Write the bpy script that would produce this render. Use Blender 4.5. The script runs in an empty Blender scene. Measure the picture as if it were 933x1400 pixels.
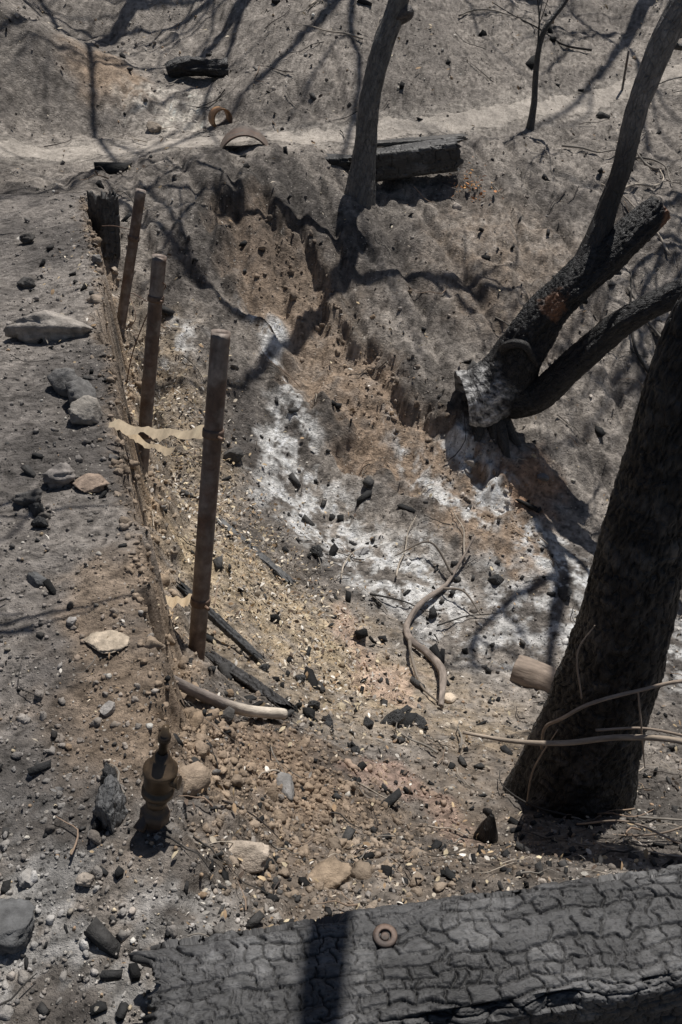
import bpy, bmesh, numpy as np, math
from mathutils import Vector
rng=np.random.default_rng(7)
COL=bpy.context.collection
# ---------------------------------------------------------------- noise
def h2(ix,iy,seed):
    a=(np.asarray(ix).astype(np.int64)*374761393+np.asarray(iy).astype(np.int64)*668265263+seed*1442695041)&0xFFFFFFFF
    a=((a^(a>>13))*1274126177)&0xFFFFFFFF
    a=((a^(a>>16))*2246822519)&0xFFFFFFFF
    return (a^(a>>15))/4294967296.0
GT=np.random.default_rng(99);PERM=GT.permutation(4096).astype(np.int32);_a=GT.random(4096)*6.2831853;GX=np.cos(_a);GY=np.sin(_a)
def perlin(x,y,seed=0):
    x,y=np.broadcast_arrays(np.asarray(x,float),np.asarray(y,float))
    x0=np.floor(x);y0=np.floor(y);fx=x-x0;fy=y-y0
    xi=x0.astype(np.int32);yi=y0.astype(np.int32)
    sx=fx*fx*fx*(fx*(fx*6-15)+10);sy=fy*fy*fy*(fy*(fy*6-15)+10)
    pa=PERM[(xi+seed*131)&4095];pb=PERM[(xi+1+seed*131)&4095]
    def g(i,j):
        k=PERM[((pb if i else pa)+yi+j+seed*57)&4095]
        return GX[k]*(fx-i)+GY[k]*(fy-j)
    return 1.5*((g(0,0)*(1-sx)+g(1,0)*sx)*(1-sy)+(g(0,1)*(1-sx)+g(1,1)*sx)*sy)
def fbm(x,y,o,seed=0,gain=.5):
    r=0;a=1
    for k in range(o):
        r=r+a*perlin(x,y,seed+k*17);x=x*2.03+3.1;y=y*2.03+7.7;a*=gain
    return r
def worley(x,y,seed=0):
    x0=np.floor(x);y0=np.floor(y);f1=np.full(x.shape,9.);idd=np.zeros(x.shape)
    for i in (-1,0,1):
        for j in (-1,0,1):
            k=PERM[(PERM[((x0+i).astype(np.int32)+seed*31)&4095]+(y0+j).astype(np.int32))&4095]
            d=np.hypot(x0+i+(GX[k]*.5+.5)-x,y0+j+(GY[k]*.5+.5)-y)
            m=d<f1;idd=np.where(m,k/4096.,idd);f1=np.where(m,d,f1)
    return f1,idd
def ss(a,b,x):
    t=np.clip((x-a)/(b-a),0,1);return t*t*(3-2*t)
# ---------------------------------------------------------------- terrain (world x,y,z points in metres, mostly back-projected from image pixels at guessed depths)
CP=np.array([(-.54,3.2,-.89),(-.055,2.9,-1.25),(.41,2.5,-1.19),(.76,1.9,-.92),(.53,3.9,-1.5),(-.06,4.3,-1.41),(1.17,3.8,-1.6),(1.73,3.5,-1.75),
(.86,5.0,-1.0),(-.08,5.2,-.88),(-.09,6.3,-.28),(-.1,6.95,-.02),(-1.18,5,-.55),(-1.12,4.5,-.8),(-.79,5.5,-.51),(-.7,4.4,-.97),(-1.3,5.9,-.14),(-.68,6.2,-.05),
(1.27,6.6,-.37),(1.46,8,-.04),(1.5,8.4,.09),(2.5,7,-.49),(2.97,8.8,-.2),(3.14,9.6,.11),(2.27,5.8,-1.06),(1.86,4.9,-1.54),(1.07,4.7,-1.25),(.57,5.6,-.81),(.5,4.5,-1.3),
(-.1,7.5,0),(.83,8,.077),(-1.24,7.27,0),(-2.1,7.27,0),(-2.46,6.6,0),(-1.4,8,.12),(-1.37,8.6,.26),(-.12,8.4,.35),(-.14,9.8,.78),(2.7,11,.4),(3.69,11.8,.65),
(-2.4,7.6,.1),(-2.47,8,.63),(-2.9,7.5,.5),(-2.5,9.5,.44),(-2.1,10,.6),(-.527,2.25,-.68),(-.96,3.45,-.85),(-1.4,5.0,-.8),(-.4,1.5,-.2),(-.12,1.35,-.37),(.5,1.55,-.66),
(-.115,2.0,-.71),(-.19,1.15,-.22),(.145,1.2,-.28),(.79,1.5,-.58),(-.41,1.05,-.04),(-.7,.8,0),(-.1,.8,-.07),(.3,.8,-.09),(.8,.9,-.15),(0,0,0),(1.5,0,-.2),(2,1,-.75),(2.5,2.2,-1.5),(4,3.5,-2.0),
(4.5,7,-.5),(3.5,0,-.6),(-1.5,0,0),(-1.5,1.0,0),(6,9,.3),(5,12,1.2),(-4,7,1.2),(-4,9,1.6),(0,14,2.6),(-5,14,3),(-12,8,5),(-12,-2,4),(10,12,2.),(10,0,-1.5),(-15,30,11),(0,30,10),(18,30,9),(22,0,0),(0,-10,.5),(-15,-12,5),(15,-10,-1),(35,35,12),(-35,35,14),(35,-30,2),(-35,-30,9),(0,40,13)],float)
def tps(r2): return .5*r2*np.log(r2+1e-12)
n=len(CP);D=((CP[:,None,:2]-CP[None,:,:2])**2).sum(2)
A=np.zeros((n+3,n+3));A[:n,:n]=tps(D)+np.eye(n)*.03;A[:n,n]=1;A[:n,n+1:]=CP[:,:2];A[n:,:n]=A[:n,n:].T
W=np.linalg.solve(A,np.r_[CP[:,2],0,0,0])
def zR(x,y):
    r=W[n]+W[n+1]*x+W[n+2]*y
    for k in range(n): r=r+W[k]*tps((x-CP[k,0])**2+(y-CP[k,1])**2)
    return r
def wdist(x,y):
    return (-.42-.28*(y-1.48)-x)*.963+.03*perlin(y*2.2,y*0+.5,5)+.035*perlin(y*7,x*3,6)+.025*perlin(y*19,x*9,8)+.012*perlin(y*45,x*30,9)
def wallmask(x,y):
    d=wdist(x,y)
    tal=ss(-.22,-.02,d+.06*perlin(x*9,y*9,15))
    return (.72*ss(-.03,.02,d)+.28*tal)*(1-ss(5.9,6.8,y))
def pd(x,y,P):
    best=np.full(np.shape(x),99.)
    for (a,b),(c,d) in zip(P[:-1],P[1:]):
        t=np.clip(((x-a)*(c-a)+(y-b)*(d-b))/((c-a)**2+(d-b)**2),0,1)
        best=np.minimum(best,np.hypot(x-a-t*(c-a),y-b-t*(d-b)))
    return best
PATH=[(-4.5,6.2),(-2.9,6.75),(-2.1,7.15),(-1.2,7.35),(-.4,7.45),(.2,7.62),(.8,7.87),(1.45,8.27),(2.3,9.0),(3.1,9.65),(4.2,10.3),(6,11.1),(9,12)]
CHUTE=[(-.6,6.0),(-.35,5.6),(.0,5.2),(.35,4.8),(.7,4.45),(1.0,4.1)]
def H(x,y):
    x=np.asarray(x,float);y=np.asarray(y,float)
    m=wallmask(x,y)
    pm=ss(.42,.2,pd(x,y,PATH)+.06*perlin(x*3,y*3,44))
    zl=1.17*ss(-2.4,-5.5,x)+.022*fbm(x*1.7,y*1.7,3,31)
    zr=zR(x,y)
    steep=1-pm
    zr=zr+steep*.06*fbm(x*1.1+4,y*1.1,3,41)
    slope=ss(4.2,5.0,y)*(1-.6*ss(7.5,9,y))
    xw=x+.16*fbm(x*2.5,y*2.5,4,45,.6);yw=y+.16*fbm(x*2.5+7,y*2.5,4,46,.6)
    dc=pd(xw,yw,CHUTE)
    zr=zr-.10*ss(.30,.17,dc)*ss(4.0,4.6,y)
    q=fbm(x*1.1+.3*y,y*1.5,4,51)*2.0; f=q-np.floor(q)
    zr=zr+(ss(.2,.7,f)-f)*.05*slope*steep
    rill=np.abs(perlin(x*2.2+.5*y,y*.5,61))
    zr=zr-.05*ss(.2,0,rill)*slope*steep
    z=zr*(1-m)+zl*m
    amp=np.where(m>.8,.55,1.0)*(1-.85*pm)
    wx_=x+.05*perlin(x*7,y*7,71);wy_=y+.05*perlin(x*7,y*7,72)
    lump=ss(0,.6,perlin(x*1.3,y*1.3,74))*(1-.8*slope)
    f1,c=worley(wx_*9,wy_*9,73)
    z=z+amp*lump*.03*(ss(.6,0,f1))*(c>.45)
    f1,c=worley(wx_*22,wy_*22,75)
    z=z+amp*(.2*(1-slope)+.7*lump)*.012*ss(.55,.05,f1)*(c>.4)
    z=z+amp*.014*fbm(x*8,y*8,4,81,.6)
    return z+.35*amp*.010*fbm(x*45,y*45,2,91)
def hp(x,y): return float(H(np.array([x]),np.array([y]))[0])
def lerp(a,b,t): return a+(b-a)*t[:,None]
def zones(x,y):
    xw=x+.13*fbm(x*3,y*3,4,21,.6);yw=y+.13*fbm(x*3+9,y*3,4,22,.6)
    g=.5+.5*fbm(x*.9,y*.9,3,11)+.25*fbm(x*6,y*6,4,12,.65)+.3*fbm(x*5+2*y,y*1.2-x*.4,3,16)
    c=lerp(np.array([[.095,.085,.077]]),np.array([[.29,.258,.226]]),ss(.05,1.0,g))
    def put(c,col,m): return lerp(c,np.array([col]),np.clip(m,0,1))
    gr=.6+.5*fbm(x*9,y*9,4,13,.7)
    far=ss(6.8,8.5,y)
    c=put(c,(.24,.215,.19),far*.45)
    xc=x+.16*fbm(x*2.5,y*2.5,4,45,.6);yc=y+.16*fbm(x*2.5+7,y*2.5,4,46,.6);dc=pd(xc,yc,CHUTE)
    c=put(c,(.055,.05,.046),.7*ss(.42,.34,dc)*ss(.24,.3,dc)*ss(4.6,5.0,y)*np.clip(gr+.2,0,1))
    c=put(c,(.29,.215,.155),ss(.34,.14,dc)*.9*np.clip(gr+.25,0,1))
    c=put(c,(.28,.215,.16),.6*ss(.9,.2,np.hypot(xw-1.2,(yw-6.2)*.9))*gr)
    c=put(c,(.27,.215,.165),.5*ss(.7,.2,np.hypot(xw+.2,(yw-5.6)))*gr)
    c=put(c,(.34,.205,.125),.85*ss(.3,.08,np.hypot(xw-1.2,yw-4.62)))
    c=put(c,(.31,.23,.165),.8*ss(.5,.15,np.hypot(xw+2.0,yw-8.3)))
    c=put(c,(.05,.046,.043),.8*ss(.6,.15,np.hypot((xw+.55)*.6,yw-6.25))*gr)  # charcoal-dark patch: back tree's crown shadow painted into the slope colour
    deb=np.maximum(ss(.65,.2,pd(xw,yw,[(-1.35,4.9),(-1.0,3.9),(-.8,3.3),(-.4,2.7),(.0,2.6)])),ss(.55,.15,pd(xw,yw,[(-.5,2.7),(.1,2.95),(.5,2.5)])))
    deb=deb*(1-wallmask(x,y))
    c=put(c,(.36,.285,.2),deb*.8*gr)
    c=put(c,(.48,.38,.25),.75*ss(.35,.1,pd(xw,yw,[(-.6,3.1),(-.25,3.1),(.05,2.8)]))*gr)
    c=put(c,(.50,.36,.28),.6*ss(.16,.03,pd(xw,yw,[(-.02,3.2),(.12,3.0),(.25,2.75)])))
    c=put(c,(.50,.34,.27),.6*ss(.12,.03,pd(xw,yw,[(.2,1.85),(.34,1.72),(.4,1.6)])))
    c=put(c,(.26,.19,.135),.85*ss(.42,.12,np.hypot(xw+.18,(yw-1.62)))*(1-.9*wallmask(x,y)))
    c=put(c,(.24,.19,.145),.7*ss(.4,.1,pd(xw,yw,[(-.2,1.2),(.4,1.5),(.5,2.1)]))*gr)
    wn=ss(-.3,.25,fbm(x*6,y*6,5,23,.7))
    a=ss(.19,.02,pd(xw,yw,[(-.48,5.4),(-.38,5.0),(-.3,4.6),(-.2,4.25)]))
    a=np.maximum(a,ss(.45,.08,pd(xw,yw,[(-.2,4.2),(.1,3.95),(.45,3.7)])))
    a=np.maximum(a,ss(.2,.03,pd(xw,yw,[(.75,4.75),(1.0,4.4),(1.2,4.1),(1.4,3.9)])))
    a=np.maximum(a,.8*ss(.22,.04,np.hypot(xw+.95,yw-5.0)))
    a=np.maximum(a,.9*ss(.14,.02,pd(xw,yw,[(.35,4.9),(.5,4.5),(.8,4.2)])))
    a=np.maximum(a,.7*ss(.6,.1,pd(xw,yw,[(.7,3.5),(1.4,3.6),(1.9,3.4)])))
    c=put(c,(.58,.57,.55),a*wn)
    c=put(c,(.58,.53,.46),.85*ss(.45,.15,np.hypot((xw+1.45)*.8,yw-8.1))*wn)
    c=put(c,(.36,.35,.335),.7*ss(.6,.1,np.hypot(xw+.6,yw-.9))*wn)
    c=put(c,(.07,.065,.06),.6*ss(.35,.1,np.hypot(xw-1.0,yw-1.75)))  # big trunk's shadow on its right painted into the soil colour
    w=wallmask(x,y);d=wdist(x,y)
    c=put(c,(.20,.182,.168),w*.55*(y<6)*(y>1.2))
    c=put(c,(.085,.078,.073),w*.75*ss(.0,.6,fbm(x*1.6,y*1.1,3,24)))
    c=put(c,(.32,.235,.16),.8*ss(.13,.01,np.abs(d+.04))*(y<5.8)*(y>1.3)*gr)
    c=put(c,(.28,.21,.15),.7*w*ss(.25,.05,pd(xw,yw,[(-.64,1.95),(-.58,1.6),(-.48,1.35)])))
    pm=ss(.36,.12,pd(x,y,PATH)+.06*perlin(x*3,y*3,44))
    c=put(c,(.31,.28,.245),pm*.5)
    sp=fbm(x*34,y*34,3,18,.7)
    c=1.3*c*(.78+.5*(.5+.5*fbm(x*14,y*14,3,14,.7)))[:,None]*(1-.5*ss(.2,.7,sp)+.3*ss(-.3,-.8,sp))[:,None]
    return np.clip(c,.012,.8),deb,w,pm
# ---------------------------------------------------------------- mesh helpers
def mesh(name,V,F,col=None,loc=None,smooth=False,mat=None,parent=None):
    V=np.asarray(V,np.float32);F=np.asarray(F,np.int32);k=F.shape[1]
    me=bpy.data.meshes.new(name);me.vertices.add(len(V));me.vertices.foreach_set("co",V.ravel())
    me.loops.add(F.size);me.loops.foreach_set("vertex_index",F.ravel())
    me.polygons.add(len(F));me.polygons.foreach_set("loop_start",np.arange(0,F.size,k,dtype=np.int32))
    if smooth: me.polygons.foreach_set("use_smooth",np.ones(len(F),bool))
    me.update(calc_edges=True)
    if col is not None:
        a=me.attributes.new("Col","FLOAT_COLOR","POINT");a.data.foreach_set("color",np.c_[col,np.ones(len(V))].astype(np.float32).ravel())
    if loc is not None:
        a=me.attributes.new("loc","FLOAT_VECTOR","POINT");a.data.foreach_set("vector",np.asarray(loc,np.float32).ravel())
    ob=bpy.data.objects.new(name,me);COL.objects.link(ob)
    if mat: me.materials.append(mat)
    if parent: ob.parent=parent
    return ob
def empty(name):
    o=bpy.data.objects.new(name,None);COL.objects.link(o);o.empty_display_size=.1;return o
class Geo:
    def __init__(s): s.V=[];s.F=[];s.C=[];s.L=[];s.n=0
    def add(s,V,F,C,L=None):
        s.V.append(V);s.F.append(np.asarray(F)+s.n);s.C.append(C);s.L.append(V if L is None else L);s.n+=len(V)
    def make(s,name,**k): return mesh(name,np.concatenate(s.V),np.concatenate(s.F),np.concatenate(s.C),np.concatenate(s.L),**k)
def catmull(P,R,m):
    P=np.asarray(P,float);R=np.asarray(R,float)
    Q=np.c_[P,R];Q=np.vstack([2*Q[0]-Q[1],Q,2*Q[-1]-Q[-2]])
    seg=len(P)-1;t=np.linspace(0,seg,m);i=np.minimum(t.astype(int),seg-1);u=(t-i)[:,None]
    a,b,c,d=Q[i],Q[i+1],Q[i+2],Q[i+3]
    r=.5*((2*b)+(-a+c)*u+(2*a-5*b+4*c-d)*u*u+(-a+3*b-3*c+d)*u**3)
    return r[:,:3],np.maximum(r[:,3],.0005)
def tube(g,P,R,rings,sides,col,rough=0,seed=0,cracks=0,hollow=0,colf=None,lump=0,cs=.02,cap=True):
    C,r=catmull(P,R,rings)
    T=np.gradient(C,axis=0);T/=np.linalg.norm(T,axis=1)[:,None]+1e-9
    up=np.array([.13,.97,.2]) if abs(T[0] @ np.array([0,0,1.]))>.7 else np.array([0,0,1.])
    N=np.zeros_like(T);prev=up
    for i in range(len(T)):
        v=prev-T[i]*(prev@T[i]);v/=np.linalg.norm(v)+1e-9;N[i]=v;prev=v
    B=np.cross(T,N)
    L=np.r_[0,np.cumsum(np.linalg.norm(np.diff(C,axis=0),axis=1))]
    th=np.linspace(0,2*np.pi,sides,endpoint=False)
    ct,st=np.cos(th),np.sin(th)
    rr=np.repeat(r[:,None],sides,1)
    A_=np.repeat(th[None],rings,0);LL=np.repeat(L[:,None],sides,1)
    cx,cy=np.cos(A_),np.sin(A_)
    if lump: rr=rr*(1+lump*(fbm(cx*1.3+seed*3.1,LL*2.5+cy*1.3,3,seed+3)))
    if rough: rr=rr*(1+rough*fbm(cx*3+seed,LL*9+cy*3,3,seed+1))
    dark=np.ones_like(rr)
    if cracks:
        R0=np.median(r);ncol=max(8,int(2*np.pi*R0/cs))
        wv=A_/(2*np.pi)*ncol+.35*np.sin(A_*2+LL*9)+.9*fbm(LL*14+cx,cy*3,3,seed+7)
        cc=np.floor(wv)%ncol;fv=wv-np.floor(wv)
        q=LL/(cs*1.8)*(.7+.6*h2(cc,cc*0,seed+3))+h2(cc,cc*0,seed)*7+.6*perlin(LL*20,cc*3.3+cx,seed+8);fq=q-np.floor(q)
        hsh=h2(np.floor(q),cc,seed+2)
        e=np.minimum(np.minimum(fv,1-fv)*cs+.002*(hsh>.7),np.minimum(fq,1-fq)*cs*1.8+.006*(hsh<.35))
        k=ss(.005,.0,e)
        rr=rr-cracks*k+cracks*.8*(hsh-.5)+.0025*fbm(cx*9+cy*3,LL*50+cy*5,3,seed+9);dark=(1-.6*k)*(.6+1.1*hsh**2)
    off=N[:,None]*ct[None,:,None]+B[:,None]*st[None,:,None]
    V=C[:,None]+off*rr[:,:,None]
    loc=np.stack([cx*rr,cy*rr,LL+seed*1.7],2)
    col=np.asarray(col,float)
    if sides>7: cl=col[None,None]*(dark*(1+.35*fbm(LL*12+cx,cy*2+seed,3,seed+4)))[:,:,None]
    else: cl=np.tile(col,(rings,sides,1))
    if colf is not None: cl=colf(V,cl,A_,LL)
    V=V.reshape(-1,3);loc=loc.reshape(-1,3);cl=np.clip(cl.reshape(-1,3),.004,.8)
    i=np.arange(rings-1)[:,None]*sides;j=np.arange(sides)[None];j2=(j+1)%sides
    F=np.stack([i+j,i+j2,i+sides+j2,i+sides+j],2).reshape(-1,4)
    if sides<=8: g.add(V,F,cl,loc);return
    extraV=[];extraF=[];base=len(V)
    for end in (0,1):
        ring=V[:sides] if end==0 else V[-sides:]
        idx=np.arange(sides)+(0 if end==0 else (rings-1)*sides)
        cc=C[0] if end==0 else C[-1];tt=T[0] if end==0 else -T[-1];rad=r[0] if end==0 else r[-1]
        last=idx
        for s_,dep in ((.8,.15),(.5,.5),(.2,.7),(.02,.75)):
            nz=fbm(ct*2+s_*5,st*2+seed,2,seed+11)*.25
            q=cc+(ring-cc)*s_+tt*rad*(dep*hollow+nz*(hollow+.25)*(1-s_))[:,None]
            ni=base+np.arange(sides);extraV.append(q);base+=sides
            f=np.stack([last,ni,np.roll(ni,-1),np.roll(last,-1)],1)
            if end==1:f=f[:,::-1]
            extraF.append(f);last=ni
    EV=np.concatenate(extraV)
    capc=np.concatenate([cl[:sides]]*4+[cl[-sides:]]*4)*.9
    if colf is not None: capc=np.clip(colf(EV[None],np.tile(col*.8,(1,len(EV),1)),np.zeros((1,len(EV))),np.zeros((1,len(EV))))[0],.004,.8)
    g.add(np.vstack([V,EV]),np.concatenate([F]+extraF),np.vstack([cl,capc]),np.vstack([loc,EV]))
# ---------------------------------------------------------------- materials
def mk(name,rough=.9,coord='obj',sc=(1,1,1),n1=40,lo=.6,hi=1.4,bumps=((30,.6,.02),(150,.5,.004)),flecks=False,spec=.3,metal=0,tint=None,crackle=None,det=5):
    m=bpy.data.materials.new(name);m.use_nodes=True;nt=m.node_tree;N=nt.nodes;Lk=nt.links;N.clear()
    out=N.new('ShaderNodeOutputMaterial');bs=N.new('ShaderNodeBsdfPrincipled');Lk.new(bs.outputs[0],out.inputs[0])
    bs.inputs['Roughness'].default_value=rough;bs.inputs['Specular IOR Level'].default_value=spec;bs.inputs['Metallic'].default_value=metal
    if coord=='obj':
        tc=N.new('ShaderNodeNewGeometry');v=tc.outputs['Position']
    else:
        tc=N.new('ShaderNodeAttribute');tc.attribute_name='loc';v=tc.outputs['Vector']
    mp=N.new('ShaderNodeMapping');mp.inputs['Scale'].default_value=sc;Lk.new(v,mp.inputs[0]);v=mp.outputs[0]
    def noise(s,d=5,r=.65):
        t=N.new('ShaderNodeTexNoise');t.inputs['Scale'].default_value=s;t.inputs['Detail'].default_value=d;t.inputs['Roughness'].default_value=r;Lk.new(v,t.inputs['Vector']);return t
    def mr(sock,a,b,c,d):
        t=N.new('ShaderNodeMapRange');t.inputs[1].default_value=a;t.inputs[2].default_value=b;t.inputs[3].default_value=c;t.inputs[4].default_value=d;Lk.new(sock,t.inputs[0]);return t.outputs[0]
    def math_(op,a,b):
        t=N.new('ShaderNodeMath');t.operation=op
        for i,s in enumerate((a,b)):
            if isinstance(s,(int,float)): t.inputs[i].default_value=s
            else: Lk.new(s,t.inputs[i])
        return t.outputs[0]
    def mix(f,a,b,bt='MIX'):
        t=N.new('ShaderNodeMix');t.data_type='RGBA';t.blend_type=bt
        if isinstance(f,(int,float)): t.inputs[0].default_value=f
        else: Lk.new(f,t.inputs[0])
        for i,s in ((6,a),(7,b)):
            if isinstance(s,tuple): t.inputs[i].default_value=s+(1,)
            else: Lk.new(s,t.inputs[i])
        return t.outputs[2]
    at=N.new('ShaderNodeAttribute');at.attribute_name='Col';c=at.outputs['Color']
    if tint: c=mix(mr(noise(n1*.4,3).outputs[0],.42,.62,0,1),c,tint)
    f=mr(noise(n1,8,.75).outputs[0],.3,.7,lo,hi)
    cmb=N.new('ShaderNodeCombineColor')
    for i in range(3): Lk.new(f,cmb.inputs[i])
    c=mix(1.0,c,cmb.outputs[0],'MULTIPLY')
    if flecks:
        for s,thr,colr,pr in ((70,.3,(.6,.55,.48),.95),(100,.36,(.03,.028,.026),.84)):
            vo=N.new('ShaderNodeTexVoronoi');vo.inputs['Scale'].default_value=s;Lk.new(v,vo.inputs['Vector'])
            sep=N.new('ShaderNodeSeparateColor');Lk.new(vo.outputs['Color'],sep.inputs[0])
            m1=math_('LESS_THAN',vo.outputs['Distance'],thr);m2=math_('GREATER_THAN',sep.outputs[0],pr)
            c=mix(math_('MULTIPLY',m1,math_('MULTIPLY',m2,.7)),c,colr)
    Lk.new(c,bs.inputs['Base Color'])
    nrm=None
    if crackle:
        vo=N.new('ShaderNodeTexVoronoi');vo.feature='DISTANCE_TO_EDGE';vo.inputs['Scale'].default_value=crackle[0];Lk.new(v,vo.inputs['Vector'])
        bp=N.new('ShaderNodeBump');bp.inputs['Strength'].default_value=crackle[1];bp.inputs['Distance'].default_value=crackle[2]
        Lk.new(mr(vo.outputs['Distance'],0,.12,0,1),bp.inputs['Height']);nrm=bp.outputs[0]
    for s,st,di in bumps:
        bp=N.new('ShaderNodeBump');bp.inputs['Strength'].default_value=st;bp.inputs['Distance'].default_value=di
        Lk.new(noise(s,det,.7).outputs[0],bp.inputs['Height'])
        if nrm: Lk.new(nrm,bp.inputs['Normal'])
        nrm=bp.outputs[0]
    if nrm: Lk.new(nrm,bs.inputs['Normal'])
    return m
M_ground=mk('ash_soil',.95,n1=20,lo=.55,hi=1.45,bumps=((50,1.0,.035),),flecks=True,spec=.1,det=6)
M_path=mk('packed_dirt',.95,n1=12,lo=.7,hi=1.25,bumps=((60,.6,.012),),flecks=True,spec=.1)
M_rock=mk('stone',.9,n1=40,lo=.6,hi=1.35,bumps=((60,.7,.012),),spec=.2)
M_char=mk('charred_wood',.5,'loc',sc=(1,1,.45),n1=70,lo=.4,hi=1.8,bumps=((90,.9,.014),),spec=.45,crackle=(38,.7,.008))
M_beam=mk('alligator_char',.55,'loc',sc=(1,1,.4),n1=90,lo=.4,hi=1.7,bumps=((160,.7,.004),),spec=.4)
M_wood=mk('bare_wood',.85,'loc',sc=(1,1,.2),n1=60,lo=.6,hi=1.35,bumps=((90,.6,.005),),spec=.25)
M_rust=mk('rusty_iron',.6,'loc',n1=26,lo=.55,hi=1.5,bumps=((120,.4,.003),),spec=.5,tint=(.12,.08,.06),metal=.25)
M_brass=mk('tarnished_brass',.4,'loc',n1=30,lo=.45,hi=1.5,bumps=((90,.3,.002),),spec=.6,tint=(.03,.02,.014),metal=.4)
M_leaf=mk('dry_litter',.85,n1=60,lo=.7,hi=1.3,bumps=(),spec=.2)
M_strap=mk('scorched_strap',.8,n1=60,lo=.85,hi=1.15,bumps=(),spec=.2)
# ---------------------------------------------------------------- ground sheet
def warp(c,Am,k,N): return c+Am*np.sinh(k*np.linspace(-1,1,N))
xs=warp(.2,1.71,3.85,1000);ys=warp(2.6,1.71,3.85,1250)
X,Y=np.meshgrid(xs,ys);Z=H(X,Y)
nx,ny=len(xs),len(ys)
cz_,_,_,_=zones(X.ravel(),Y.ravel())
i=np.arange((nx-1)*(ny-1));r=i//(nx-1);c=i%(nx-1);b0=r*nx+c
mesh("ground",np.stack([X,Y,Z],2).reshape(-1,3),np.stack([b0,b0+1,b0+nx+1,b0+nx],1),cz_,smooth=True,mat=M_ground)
PP,_=catmull([(a,b,0) for a,b in PATH],[1]*len(PATH),700)
tt=np.gradient(PP,axis=0)[:,:2];tt/=np.linalg.norm(tt,axis=1)[:,None];nn=np.c_[-tt[:,1],tt[:,0]]
acr=np.linspace(-1,1,26);s_=np.arange(700)*.02
wl=.13+.08*fbm(s_*2,s_*0,5,5,.65);wr=.13+.08*fbm(s_*2,s_*0+9,5,6,.65)
off=np.where(acr[None]<0,acr[None]*wl[:,None],acr[None]*wr[:,None])
PX=PP[:,None,0]+nn[:,None,0]*off;PY=PP[:,None,1]+nn[:,None,1]*off
PZ=H(PX,PY)+.005-.02*(np.abs(acr[None])>.97)
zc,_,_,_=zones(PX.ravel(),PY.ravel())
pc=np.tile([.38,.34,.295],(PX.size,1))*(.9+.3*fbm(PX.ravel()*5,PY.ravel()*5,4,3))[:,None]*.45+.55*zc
i=np.arange(699*25);r=i//25;c=i%25;b0=r*26+c
mesh("dirt_path",np.stack([PX,PY,PZ],2).reshape(-1,3),np.stack([b0,b0+26,b0+27,b0+1],1),pc,smooth=True,mat=M_path)
# ---------------------------------------------------------------- scatter
def ico(sub):
    bm=bmesh.new();bmesh.ops.create_icosphere(bm,subdivisions=sub,radius=1)
    V=np.array([v.co[:] for v in bm.verts]);F=np.array([[v.index for v in f.verts] for f in bm.faces]);bm.free();return V,F
def rockT(sub,seed,a=.28,chop=9,fr=1.3):
    V,F=ico(sub);d=1+a*(fbm(V[:,0]*fr+seed,V[:,1]*fr+V[:,2]*1.7*fr,4,seed,.6))
    rg=np.random.default_rng(seed);V=V*d[:,None]
    for k in range(chop):
        nn_=rg.normal(size=3);nn_/=np.linalg.norm(nn_);h=V@nn_;ex=np.maximum(h-rg.uniform(.45,.8),0);V=V-ex[:,None]*nn_*.92
    return V,F
def rots(m,tilt=1.0):
    q=rng.normal(size=(m,4))
    if tilt<1: q[:,1:3]*=tilt
    q/=np.linalg.norm(q,axis=1)[:,None];w,x,y,z=q.T
    return np.stack([1-2*(y*y+z*z),2*(x*y-z*w),2*(x*z+y*w),2*(x*y+z*w),1-2*(x*x+z*z),2*(y*z-x*w),2*(x*z-y*w),2*(y*z+x*w),1-2*(x*x+y*y)],1).reshape(-1,3,3)
def fan(m,r0=.75,r1=13,ang=44):
    r=np.exp(rng.uniform(math.log(r0),math.log(r1),m));a=np.radians(rng.uniform(-ang,ang,m));return r*np.sin(a),r*np.cos(a),r
def scatter(name,temps,x,y,size,asp,cols,mat,tilt=1,sink=.2,parent=None):
    g=Geo();z=H(x,y);k=rng.integers(0,len(temps),len(x));R=rots(len(x),tilt)
    for t,(V,F) in enumerate(temps):
        s=np.where(k==t)[0]
        if not len(s): continue
        P=(V[None]*(size[s,None]*asp[s])[:,None,:])@np.transpose(R[s],(0,2,1))
        P=P+np.stack([x[s],y[s],z[s]+size[s]*asp[s].min(1)*(1-2*sink)],1)[:,None]
        FF=F[None]+(np.arange(len(s))*len(V))[:,None,None]
        cc=np.repeat(cols[s][:,None],len(V),1)
        g.add(P.reshape(-1,3),FF.reshape(-1,F.shape[1]),cc.reshape(-1,3))
    return g.make(name,mat=mat,parent=parent)
pal=np.array([(.17,.16,.15),(.26,.24,.22),(.34,.3,.26),(.08,.075,.07),(.45,.42,.37),(.3,.22,.15),(.04,.037,.035)])
palD=np.array([(.5,.42,.3),(.42,.33,.22),(.6,.54,.46),(.3,.23,.16),(.06,.055,.05),(.4,.28,.19),(.28,.25,.21),(.66,.63,.57)])
def pick(P,m): return P[rng.integers(0,len(P),m)]*rng.uniform(.75,1.25,(m,1))
T0=[rockT(1,s,.3,6) for s in range(1,7)];T2=[rockT(2,s,.35,10) for s in range(11,18)];TC=[rockT(2,s,.6,3,2.4) for s in range(21,28)]
m=30000;x,y,r=fan(m);zc,deb,w,pm=zones(x,y)
keep=rng.random(m)<(1-.45*w)*(1-.6*pm)*np.where((y>4.3)&(y<7.2),.35,1);x,y,r,zc,deb=x[keep],y[keep],r[keep],zc[keep],deb[keep];m=len(x)
cc=np.where((rng.random(m)<deb*.6+.08)[:,None],pick(palD,m),np.where((rng.random(m)<.65)[:,None],zc*rng.uniform(.7,1.3,(m,1)),pick(pal,m)))
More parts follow.
